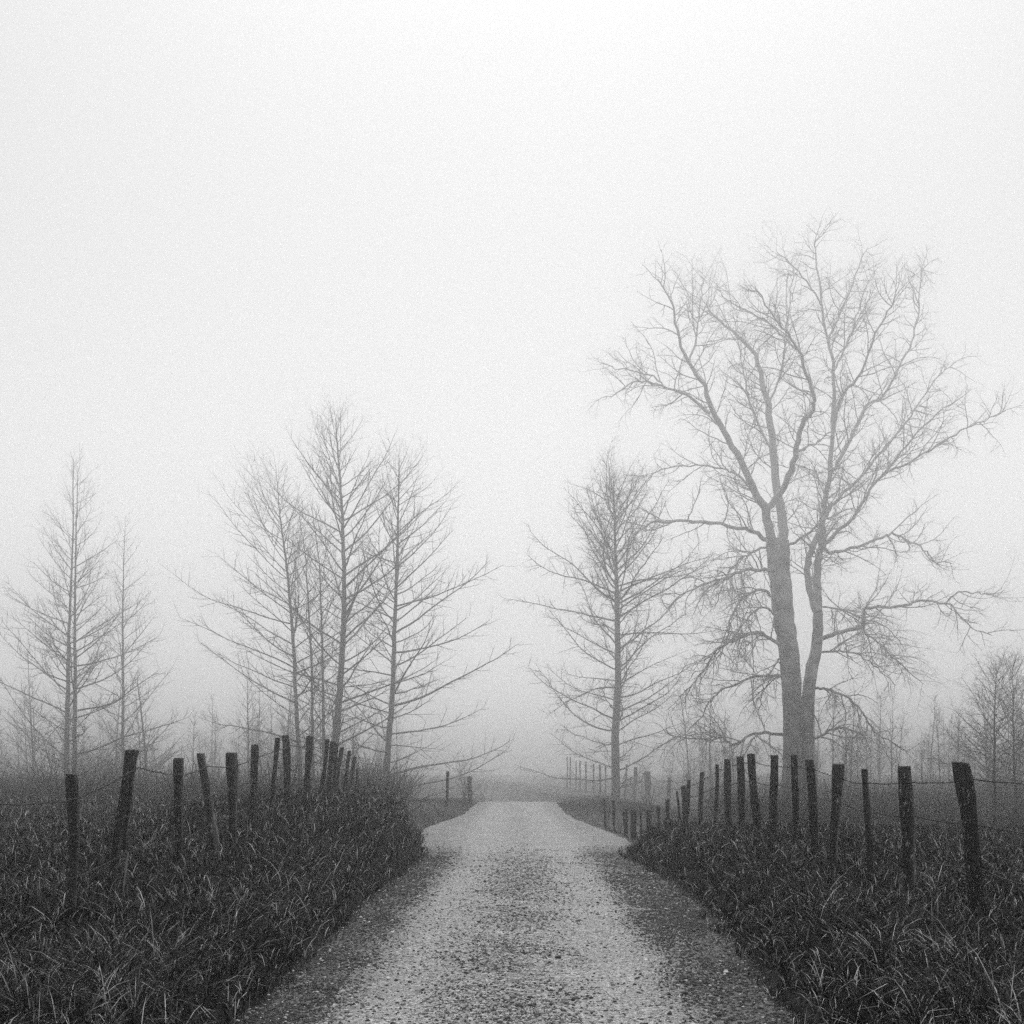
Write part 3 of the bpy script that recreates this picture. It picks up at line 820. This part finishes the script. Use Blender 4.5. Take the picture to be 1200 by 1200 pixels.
# ---- the huge twin-trunked tree, its main limbs one by one
BY = 72.0
def big_tree():
    base = P(937, 900, BY)
    gz = float(ground_z(base.x, BY))
    root = empty("twin_trunk_tree", (base.x, BY, gz))
    tag(root, "huge old bare tree with two thick trunks and crooked spreading limbs behind the fence", "tree", "bare trees in the fog")
    O = Vector(root.location)
    crown = Tubes()
    def line(px, dy0=0.0, slope=0.0, sub=3):
        u0 = px[0]
        pts, run = [], 0.0
        prev = None
        for u, v in px:
            if prev: run += math.hypot(u - prev[0], v - prev[1]) / F * BY
            prev = (u, v)
            pts.append(P(u, v, BY + dy0 + slope * run))
        return smooth_path(pts, sub)
    def stem(name, px, w0, w1, dy0, slope, sides=14, flare=0.0, down=False):
        pts = line(px, dy0, slope, 4)
        if down:
            f = pts[0].copy(); f.z = float(ground_z(f.x, f.y)) - 0.3; pts.insert(0, f)
        n = len(pts)
        for i in range(1, n - 1):
            pts[i] = pts[i] + Vector((R.uniform(-1, 1), R.uniform(-1, 1), R.uniform(-1, 1))) * (0.04 if name == 'trunk' else 0.075)
        k = BY / F / 2
        rr = [k * (w0 + (w1 - w0) * (i / (n - 1)) ** 0.9) * (1 + flare * math.exp(-i / (n - 1) * 18)) for i in range(n)]
        t = Tubes(); t.add(pts, rr, sides, rough=0.12)
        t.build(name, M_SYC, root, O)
        return pts, rr
    SPEC = [dict(gap=0.34, len=2.5, ang=(32, 72), seg=8, crook=0.25, lift=0.25, r=0.030, flat=0.1, **{"from": 0.14}),
            dict(gap=0.30, len=1.05, ang=(30, 70), seg=5, crook=0.30, lift=0.2, r=0.0145, flat=0.0, **{"from": 0.12}),
            dict(gap=0.19, len=0.52, ang=(30, 65), seg=2, crook=0.30, lift=0.1, r=0.008, flat=0.0, **{"from": 0.1})]
    HANG = [dict(SPEC[0], lift=-0.6, len=2.3, gap=0.22), dict(SPEC[1], lift=-0.2), SPEC[2]]
    SPEC, HANG = bigger(SPEC, 1.36), bigger(HANG, 1.36)
    stem("trunk", [(928.5, 905), (929, 870), (928, 815), (924, 758), (919, 730), (915, 688), (912, 653), (911, 630)], 20, 27, 0, 0, 16, 0.3, True)
    stem("trunk", [(945, 905), (945, 872), (948.5, 801), (956, 764), (959, 730), (957, 713)], 19, 10.5, 0.15, 0.05, 14, 0.3, True)
    LIMBS = [  # pixels, width px at root and tip, depth at root, depth drift, twig habit
        ([(911, 650), (917, 628), (914, 594), (905.6, 526), (900.5, 475), (895, 454), (885, 417), (864, 393), (844, 376), (826, 358)], 14, 1.2, 0.1, 0.25, SPEC),
        ([(909, 650), (900, 617), (896.5, 594), (885, 577), (868, 540), (847, 505), (830, 471), (827, 451), (806, 423), (794, 386), (786, 352), (770, 325)], 12, 1.0, -0.3, -0.25, SPEC),
        ([(832, 484), (806, 464), (782, 456), (758, 447), (735, 451), (714, 468)], 4, 0.9, -1.3, -0.3, SPEC),
        ([(782, 456), (765, 441), (745, 436), (722, 432), (704, 424)], 2.4, 0.8, -1.9, 0.3, SPEC),
        ([(900, 594), (917.5, 574), (929.5, 543), (936, 516), (943, 492), (952, 481), (953, 464), (943, 430), (936, 410), (917, 383), (902, 365), (884, 330)], 8.5, 1.0, -0.2, -0.5, SPEC),
        ([(934, 530), (949, 522), (962, 516), (975, 503)], 3, 1.4, -1.2, 0.5, SPEC),
        ([(956, 716), (947.6, 682), (946, 662), (953, 642), (962, 618)], 8.5, 7, 0.1, 0.0, SPEC),
        ([(958, 716), (958, 688), (959, 659), (963, 634), (964, 611), (967.5, 583), (973, 550), (977, 492), (977, 434), (970, 400), (962, 355), (957, 300), (953, 280)], 11, 1.0, 0.3, 0.12, SPEC),
        ([(898, 632), (885, 624), (874, 620), (833, 612), (793, 611), (765, 613), (745, 625), (731, 642), (709, 653)], 5.5, 1.0, -0.6, -0.35, SPEC),
        ([(886, 582), (878, 570), (865, 558), (851, 550), (823, 546), (793, 546), (769, 552), (757, 566)], 3.6, 0.9, -0.7, 0.45, SPEC),
        ([(808, 424), (816, 396), (820, 372), (822, 345), (824, 322)], 2.8, 0.8, -1.5, 0.5, SPEC),
        ([(936, 412), (918, 394), (902, 379), (871, 362), (851, 350), (840, 335)], 2.6, 0.8, -1.9, 0.2, SPEC),
        ([(908, 668), (897, 667), (873, 668), (850, 677), (827, 683), (800, 697), (778, 716)], 5, 1.0, -0.5, -0.45, HANG),
        ([(914, 757), (907, 750), (887, 742), (867, 747), (843, 760), (827, 780), (811, 802), (800, 828)], 5, 1.0, -0.4, -0.3, HANG),
        ([(920, 795), (915, 793), (893, 792), (867, 800), (840, 813), (823, 837), (800, 861)], 4.2, 1.0, -0.3, 0.35, HANG),
        ([(920, 861), (905, 859), (883, 860), (857, 872), (847, 864), (833, 867), (800, 864), (778, 858)], 4.2, 1.0, -0.4, -0.2, HANG),
        ([(914, 772), (910, 777), (897, 797), (892, 815), (890, 836)], 2.6, 1.0, -0.6, -0.3, HANG),
        ([(906, 700), (890, 690), (872, 700), (858, 722), (850, 750), (843, 772)], 4, 1.0, -0.8, -0.5, HANG),
        ([(908, 720), (893, 712), (878, 722), (866, 742), (858, 766)], 3.2, 0.9, 0.6, 0.5, HANG),
        ([(902, 640), (880, 648), (862, 660), (845, 690), (838, 715)], 3.2, 0.9, 0.5, 0.5, HANG),
        ([(958, 752), (967, 747), (987, 740), (1012, 732), (1012.5, 717), (1020, 712), (1063, 710), (1073, 705), (1110, 707), (1120, 715), (1137, 735), (1165, 746)], 6, 1.0, 0.0, -0.2, SPEC),
        ([(1108, 707), (1123, 695), (1145, 695), (1160, 697), (1175, 689)], 2.2, 0.8, -1.2, -0.2, SPEC),
        ([(964, 636), (973, 647), (997, 643), (1033, 630), (1047, 625), (1067, 635), (1087, 647), (1093, 657), (1118, 661)], 4.6, 1.0, 0.2, 0.4, SPEC),
        ([(962, 616), (970, 600), (982, 584), (1010, 557), (1030, 533), (1057, 502), (1075, 475), (1098, 444), (1117, 425)], 5.5, 0.9, 0.3, 0.45, SPEC),
        ([(964, 640), (972, 632), (999, 608), (1016, 581), (1034, 557), (1064, 543), (1098, 523), (1126, 505), (1153, 493), (1180, 481)], 5, 0.9, 0.2, -0.2, SPEC),
        ([(1034, 557), (1057, 529), (1078, 505), (1098, 485), (1133, 461)], 3, 0.8, -0.4, -0.5, SPEC),
        ([(974, 552), (982, 543), (996, 516), (1013, 478), (1034, 464), (1054, 430), (1068, 400), (1075, 372), (1079, 330), (1080, 308)], 5.2, 0.9, 0.4, 0.35, SPEC),
        ([(977, 498), (989, 461), (1010, 437), (1027, 389), (1044, 359), (1054, 335)], 4.6, 0.8, 0.6, -0.45, SPEC),
        ([(970, 402), (979, 380), (989, 355), (1006, 314), (1018, 288)], 3, 0.8, 1.0, 0.2, SPEC),
        ([(962, 358), (945, 330), (925, 308), (908, 292)], 2.4, 0.8, 1.1, -0.2, SPEC),
        ([(920, 640), (945, 628), (962, 612), (985, 600), (1010, 596)], 3.6, 0.9, -0.4, -0.5, SPEC),
        ([(953, 806), (965, 808), (977, 810), (1000, 823), (1017, 847), (1033, 863), (1068, 883)], 3.8, 0.9, 0.0, -0.3, HANG),
        ([(950, 866), (965, 862), (983, 853), (1013, 863), (1020, 885)], 3.4, 0.9, 0.0, 0.3, HANG),
        ([(956, 766), (975, 763), (993, 763), (1013, 772), (1033, 787), (1050, 804)], 3, 0.9, 0.2, 0.4, HANG),
        ([(1012, 732), (1014, 743), (1030, 753), (1043, 767), (1057, 780), (1085, 804)], 2.6, 0.8, -0.3, -0.3, HANG),
        ([(958, 712), (985, 714), (1010, 724), (1040, 736), (1056, 756)], 2.6, 0.8, 0.5, 0.5, HANG),
        ([(905, 526), (890, 500), (878, 470), (872, 440), (866, 400), (858, 360)], 3.4, 0.8, 0.3, 0.6, SPEC),
        ([(977, 434), (990, 410), (1000, 380), (1012, 345), (1030, 310)], 2.8, 0.8, 0.8, 0.6, SPEC),
        ([(900, 475), (915, 440), (920, 400), (926, 350), (930, 310)], 3, 0.8, 0.6, 0.5, SPEC),
    ]
    for px, w0, w1, dy, sl, sp in LIMBS:
        pts, rr = stem("limb", px, w0, w1, dy, sl, 7)
        ramify(crown, pts, rr[0], 0, sp)
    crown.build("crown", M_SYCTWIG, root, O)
big_tree()

# small shrub by the far thick post
def shrub(name, label, u, v, Yd, h, n, spec):
    p = P(u, v, Yd); g = float(ground_z(p.x, Yd))
    root = empty(name, (p.x, Yd, g)); tag(root, label, "shrub", "small shrubs")
    st = Tubes()
    for i in range(n):
        a = R.uniform(0, 6.28); el = math.radians(R.uniform(45, 85))
        d = Vector((math.cos(a) * math.cos(el), math.sin(a) * math.cos(el), math.sin(el)))
        q = shoot(Vector((p.x, Yd, g - 0.05)) + d * 0.03, d, h * R.uniform(0.6, 1.1), 6, 0.12, 0.0)
        st.add(q, [0.014 * (1 - 0.8 * j / 6) for j in range(7)], 4)
        ramify(st, q, 0.012, 0, spec)
    st.build("crown", M_TWIG, root, root.location)
shrub("shrub", "small scraggly shrub beside the thick post on the far verge", 544, 935, 53.5, 2.0, 9, BUSHY)
shrub("shrub", "low tangled shrub behind the far fence near the single road tree", 760, 935, 49.5, 1.5, 8, THIN)

# ------------------------------------------------------------------ far woods, one mass in the fog
def far_woods():
    tb = Tubes()
    rr = random.Random(3)
    for i in range(360):
        y = rr.uniform(98, 175)
        x = rr.uniform(-0.62, 0.62) * y
        if -0.05 * y - 6 < x < 0.10 * y + 4: continue
        g = float(ground_z(x, y))
        h = rr.uniform(2.5, 7.5) if rr.random() < 0.75 else rr.uniform(7, 11)
        p = Vector((x, y, g - 0.1))
        t = shoot(p, Vector((rr.uniform(-.06, .06), rr.uniform(-.06, .06), 1)), h, 5, 0.05, 0.2)
        tb.add(t, [0.007 * h + 0.02 - 0.0065 * h * j / 5 for j in range(6)], 4)
        for b in range(int(8 + h * 4)):
            f = 0.05 + 0.93 * rr.random()
            q, tan = at_frac(t, f)
            a = rr.uniform(0, 6.28); el = math.radians(rr.uniform(5, 60))
            d = Vector((math.cos(a) * math.cos(el), math.sin(a) * math.cos(el), math.sin(el)))
            L = (0.42 * h * (1 - f) + 0.5) * rr.uniform(0.6, 1.1)
            s = shoot(q, d, L, 3, 0.15, 0.5)
            tb.add(s, [0.024, 0.018, 0.012, 0.007], 3)
            for c in range(4):
                q2, tn = at_frac(s, rr.uniform(0.2, 0.95))
                tb.add(shoot(q2, side_dir(tn, 0.8), L * 0.35, 2, 0.15, 0.3), [0.011, 0.008, 0.004], 3)
    ob = tb.build("distant_woods", M_BRUSH)
    tag(ob, "dim bare woods melting into the fog beyond the fields", "woods", kind="stuff")
    tb = Tubes()
    for i in range(2600):                      # dead weeds and brambles below the wood's edge
        y = 50 + 45 * rr.random() ** 1.3
        x = rr.uniform(-0.56, 0.56) * y
        if -0.07 * y - 1 < x < 0.16 * y: continue
        if x > 0 and rr.random() < 0.3: continue
        g = float(ground_z(x, y))
        hh = rr.uniform(0.7, 2.5) * (1.25 if x < 0 else 1.0)
        for b in range(8):
            a = rr.uniform(0, 6.28); el = math.radians(rr.uniform(35, 88))
            d = Vector((math.cos(a) * math.cos(el), math.sin(a) * math.cos(el), math.sin(el)))
            tb.add(shoot(Vector((x + rr.uniform(-.5, .5), y + rr.uniform(-.5, .5), g - 0.05)), d, hh * rr.uniform(0.6, 1.1), 2, 0.2, 0.0), [0.02, 0.016, 0.008], 3)
    ob = tb.build("brambles", M_BRUSH)
    tag(ob, "low dark tangle of dead weeds and brambles along the foggy field edge", "brambles", kind="stuff")
far_woods()

# ------------------------------------------------------------------ grass
def value_noise(x, y, s):
    return (np.sin(x * s * 1.3 + 2.1 * np.sin(y * s * 0.7)) * np.cos(y * s * 1.1 + 1.7 * np.sin(x * s * 0.9 + 1.0)) + 1) / 2

def off_road(x, y):
    xc = road_x(y)
    return np.abs(x - xc) - np.where(x < xc, left_half(y), right_half(y))

def grass():
    N = 700000
    y = 4.5 + (46 - 4.5) * rng.random(N) ** 1.25
    x = (rng.random(N) * 2 - 1) * (0.47 * y + 2.2)
    area = 2 * (0.47 * y + 2.2) * (46 - 4.5) * 1.25 * ((y - 4.5) / 41.5) ** 0.2 / N     # m2 a sample stands for
    want = 2300 * np.minimum(1, (7.5 / y)) ** 1.75
    d = off_road(x, y)
    d = d + 0.16 * (value_noise(x, y, 2.6) - 0.5) + 0.14 * (value_noise(x - 3, y + 5, 6.1) - 0.5)   # ragged edge
    keep = (rng.random(N) < want * area) & (d > -0.14)
    # straggling edge: thinner towards the gravel
    thin = np.where((x > 0) & (x < 7), smooth01((y - 23.0) / 3.5), np.where(x < 0, smooth01((y - 31) / 4) * (x > -6), 0.0))
    keep &= rng.random(N) > 0.88 * thin
    keep &= (d > 0.12) | (rng.random(N) < (d + 0.14) * 3.4)
    x, y, d = x[keep], y[keep], d[keep]
    n = len(x)
    # pull blades into tufts
    cell = 0.20 + 0.004 * y
    jx = np.floor(x / cell); jy = np.floor(y / cell)
    h1 = np.modf(np.abs(np.sin(jx * 127.1 + jy * 311.7) * 43758.5453))[0]
    h2 = np.modf(np.abs(np.sin(jx * 269.5 + jy * 183.3) * 43758.5453))[0]
    cx, cy_ = (jx + 0.2 + 0.6 * h1) * cell, (jy + 0.2 + 0.6 * h2) * cell
    tuft = rng.random(n) < 0.72
    pull = np.where(tuft, 0.35 + 0.45 * rng.random(n), 0.0)
    x2, y2 = x + (cx - x) * pull, y + (cy_ - y) * pull
    ok = off_road(x2, y2) > -0.15
    x2 = np.where(ok, x2, x); y2 = np.where(ok, y2, y)
    z = np.maximum(ground_z(x2, y2), np.where(off_road(x2, y2) < 0.1, road_top(x2, y2), -9)) - 0.01
    th = np.arctan2(y - cy_, x - cx) + rng.normal(0, 1.0, n)
    th = np.where(tuft, th, rng.random(n) * 6.283)
    patch = value_noise(x, y, 0.9) * 0.6 + value_noise(x + 9, y - 4, 2.3) * 0.4
    hgt = (0.09 + 0.125 * patch + 0.055 * h1) * rng.uniform(0.6, 1.35, n)
    d2 = np.clip(d, 0, 2)
    edge = np.exp(-((d2 - 0.75) / 0.5) ** 2)
    hgt *= 1 + 0.3 * edge
    hgt *= np.where(rng.random(n) < 0.03, 1.5, 1.0) * np.where((y > 22) & (x > 0), 0.7, 1.0)
    hgt = np.where(d < 0.05, hgt * 0.6, hgt)
    lean = rng.uniform(0.15, 1.5, n) + 0.2 * tuft
    dx, dy = np.cos(th), np.sin(th)
    # banks hang over towards the road
    road_side = np.where(x < road_x(y), 1.0, -1.0)
    dx = dx + road_side * edge * 0.5
    nrm = np.sqrt(dx * dx + dy * dy) + 1e-6
    dx, dy = dx / nrm, dy / nrm
    lean = lean + 0.2 * edge
    w = (0.0022 + 0.0020 * rng.random(n)) * np.maximum(1, (y / 9.0)) ** 0.75
    # blade faces about sideways to its lean, with a twist
    tw = th + math.pi / 2 + rng.normal(0, 0.6, n)
    sx, sy = np.cos(tw) * w, np.sin(tw) * w
    tone_t = np.clip(0.16 + 0.34 * patch + rng.normal(0, 0.2, n), 0, 0.85)
    pale_tone = rng.random(n) < (0.06 + 0.09 * h2)
    tone_t = np.where(pale_tone, rng.uniform(0.9, 1.0, n), tone_t)

    def blades(sel, levels, name):
        m = sel.sum()
        rows = []
        for i, t in enumerate(levels):
            up = hgt[sel] * t * np.cos(lean[sel] * t * 0.85)
            out = hgt[sel] * t * np.sin(lean[sel] * t * 0.85 + 0.12)
            c = np.stack([x2[sel] + dx[sel] * out, y2[sel] + dy[sel] * out, z[sel] + up], -1)
            if i < len(levels) - 1:
                s = np.stack([sx[sel], sy[sel], np.zeros(m)], -1) * (1 - 0.55 * t)
                rows += [c - s, c + s]
            else:
                rows.append(c)
        V = np.stack(rows, 1)
        k = V.shape[1]
        b = (np.arange(m) * k)[:, None]
        quads = []
        nl = len(levels)
        for i in range(nl - 2):
            quads.append(b + np.array([2 * i, 2 * i + 1, 2 * i + 3, 2 * i + 2]))
        tri = b + np.array([2 * (nl - 2), 2 * (nl - 2) + 1, 2 * (nl - 2) + 2])
        loops = np.concatenate([np.concatenate(quads, 1), tri], 1).ravel()
        counts = np.tile(np.array([4] * (nl - 2) + [3]), m)
        ob = big_mesh(name, V.reshape(-1, 3), loops, counts, M_GRASS)
        float_attr(ob, "tone", np.repeat(tone_t[sel], k))
        return ob
    near = y < 17
    o1 = blades(near, (0, 0.38, 0.72, 1.0), "grass")
    o2 = blades(~near, (0, 0.5, 1.0), "grass")
    tag(o1, "long wet grass with pale dry blades on the near banks", "grass", kind="stuff")
    tag(o2, "shorter field grass around the climbing fence posts", "grass", kind="stuff")
    print("BLADES", n, near.sum())
grass()

# ------------------------------------------------------------------ loose stones on the road
def stones():
    kinds = bpy.data.collections.new("stone_shapes")        # never linked to the scene: only the source of the scatter
    for q in range(6):
        rr = random.Random(40 + q)
        t = (1 + 5 ** 0.5) / 2
        V = [(-1, t, 0), (1, t, 0), (-1, -t, 0), (1, -t, 0), (0, -1, t), (0, 1, t), (0, -1, -t), (0, 1, -t), (t, 0, -1), (t, 0, 1), (-t, 0, -1), (-t, 0, 1)]
        Fc = [(0, 11, 5), (0, 5, 1), (0, 1, 7), (0, 7, 10), (0, 10, 11), (1, 5, 9), (5, 11, 4), (11, 10, 2), (10, 7, 6), (7, 1, 8),
              (3, 9, 4), (3, 4, 2), (3, 2, 6), (3, 6, 8), (3, 8, 9), (4, 9, 5), (2, 4, 11), (6, 2, 10), (8, 6, 7), (9, 8, 1)]
        sx, sy, sz = rr.uniform(0.75, 1.25), rr.uniform(0.6, 1.0), rr.uniform(0.4, 0.75)
        V = [tuple(c * k / 1.9 * rr.uniform(0.78, 1.18) for c, k in zip(v, (sx, sy, sz))) for v in V]
        me = bpy.data.meshes.new("stone"); me.from_pydata(V, [], Fc); me.update(); me.materials.append(M_STONE)
        kinds.objects.link(bpy.data.objects.new("stone", me))
    N = 420000
    y = 5.0 + (32 - 5.0) * rng.random(N) ** 1.9
    t = rng.uniform(-1.03, 1.03, N)
    x = road_x(y) + t * np.where(t < 0, left_half(y), right_half(y))
    off = np.abs(x - road_x(y))
    dens = 0.14 + 0.75 * np.exp(-(off / 0.42) ** 2) + 0.85 * smooth01((off - 0.85) / 0.5)
    dens *= 0.45 + 1.1 * value_noise(x, y, 1.4) * (0.5 + value_noise(x + 4, y, 3.7))
    keep = rng.random(N) < dens * 0.62 * (1 - smooth01((y - 9) / 17))
    x, y, off = x[keep], y[keep], off[keep]
    n = len(x)
    r = np.clip(rng.lognormal(-4.9, 0.42, n) * np.maximum(1, y / 11) ** 0.6, 0.003, 0.028)
    z = road_top(x, y) + r * 0.15
    ob = big_mesh("loose_gravel", np.stack([x, y, z], -1), np.zeros(0, np.int32), np.zeros(0, np.int32), M_STONE, parent=road)
    tone = np.where(rng.random(n) < 0.45, rng.uniform(0, 0.42, n), rng.uniform(0.5, 1.0, n))
    tone = np.where(off > 1.05 + 0.15 * rng.random(n), tone * np.where(rng.random(n) < 0.14, 1.0, 0.45), tone)
    float_attr(ob, "tone", tone)
    float_attr(ob, "size", r)
    float_attr(ob, "turn", rng.random(n) * 6.283)
    a = ob.data.attributes.new("shape", 'INT', 'POINT')
    a.data.foreach_set("value", rng.integers(0, 6, n).astype(np.int32))
    ng = bpy.data.node_groups.new("scatter_stones", 'GeometryNodeTree')
    ng.interface.new_socket(name="Geometry", in_out='INPUT', socket_type='NodeSocketGeometry')
    ng.interface.new_socket(name="Geometry", in_out='OUTPUT', socket_type='NodeSocketGeometry')
    nd, lk = ng.nodes, ng.links
    gi, go = nd.new("NodeGroupInput"), nd.new("NodeGroupOutput")
    mp = nd.new("GeometryNodeMeshToPoints")
    ci = nd.new("GeometryNodeCollectionInfo")
    ci.inputs["Collection"].default_value = kinds
    ci.inputs["Separate Children"].default_value = True
    ci.inputs["Reset Children"].default_value = True
    ip = nd.new("GeometryNodeInstanceOnPoints")
    ip.inputs["Pick Instance"].default_value = True
    def named(nm, ty):
        q = nd.new("GeometryNodeInputNamedAttribute"); q.data_type = ty
        q.inputs["Name"].default_value = nm
        return q.outputs["Attribute"]
    cb = nd.new("ShaderNodeCombineXYZ")
    lk.new(named("turn", 'FLOAT'), cb.inputs[2])
    lk.new(gi.outputs[0], mp.inputs["Mesh"])
    lk.new(mp.outputs[0], ip.inputs["Points"])
    lk.new(ci.outputs[0], ip.inputs["Instance"])
    lk.new(named("shape", 'INT'), ip.inputs["Instance Index"])
    lk.new(cb.outputs[0], ip.inputs["Rotation"])
    lk.new(named("size", 'FLOAT'), ip.inputs["Scale"])
    lk.new(ip.outputs[0], go.inputs[0])
    md = ob.modifiers.new("scatter", 'NODES'); md.node_group = ng
    ob["kind"] = "stuff"
    print("STONES", n)
stones()

# ------------------------------------------------------------------ the fog
def haze():
    x0, x1, y0, y1, z0, z1 = -203, 203, -23, 263, -5.4, 37.2
    v = [(x, y, z) for z in (z0, z1) for y in (y0, y1) for x in (x0, x1)]
    f = [(0, 2, 3, 1), (4, 5, 7, 6), (0, 1, 5, 4), (2, 6, 7, 3), (0, 4, 6, 2), (1, 3, 7, 5)]
    m = bpy.data.materials.new("fog"); m.use_nodes = True
    nt = m.node_tree; nt.nodes.clear()
    out = nt.nodes.new("ShaderNodeOutputMaterial")
    pv = nt.nodes.new("ShaderNodeVolumePrincipled")
    pv.inputs["Color"].default_value = (0.95, 0.95, 0.95, 1)
    pv.inputs["Density"].default_value = HAZE_DENSITY
    pv.inputs["Anisotropy"].default_value = 0.93
    nt.links.new(pv.outputs[0], out.inputs["Volume"])
    ob = mesh_object("haze", v, f, m)
    tag(ob, "even pale morning fog over fields and road", "fog", kind="stuff")
haze()
print("TRIS", sum(len(o.data.loops) - 2 * len(o.data.polygons) for o in scene.objects if o.type == 'MESH'))
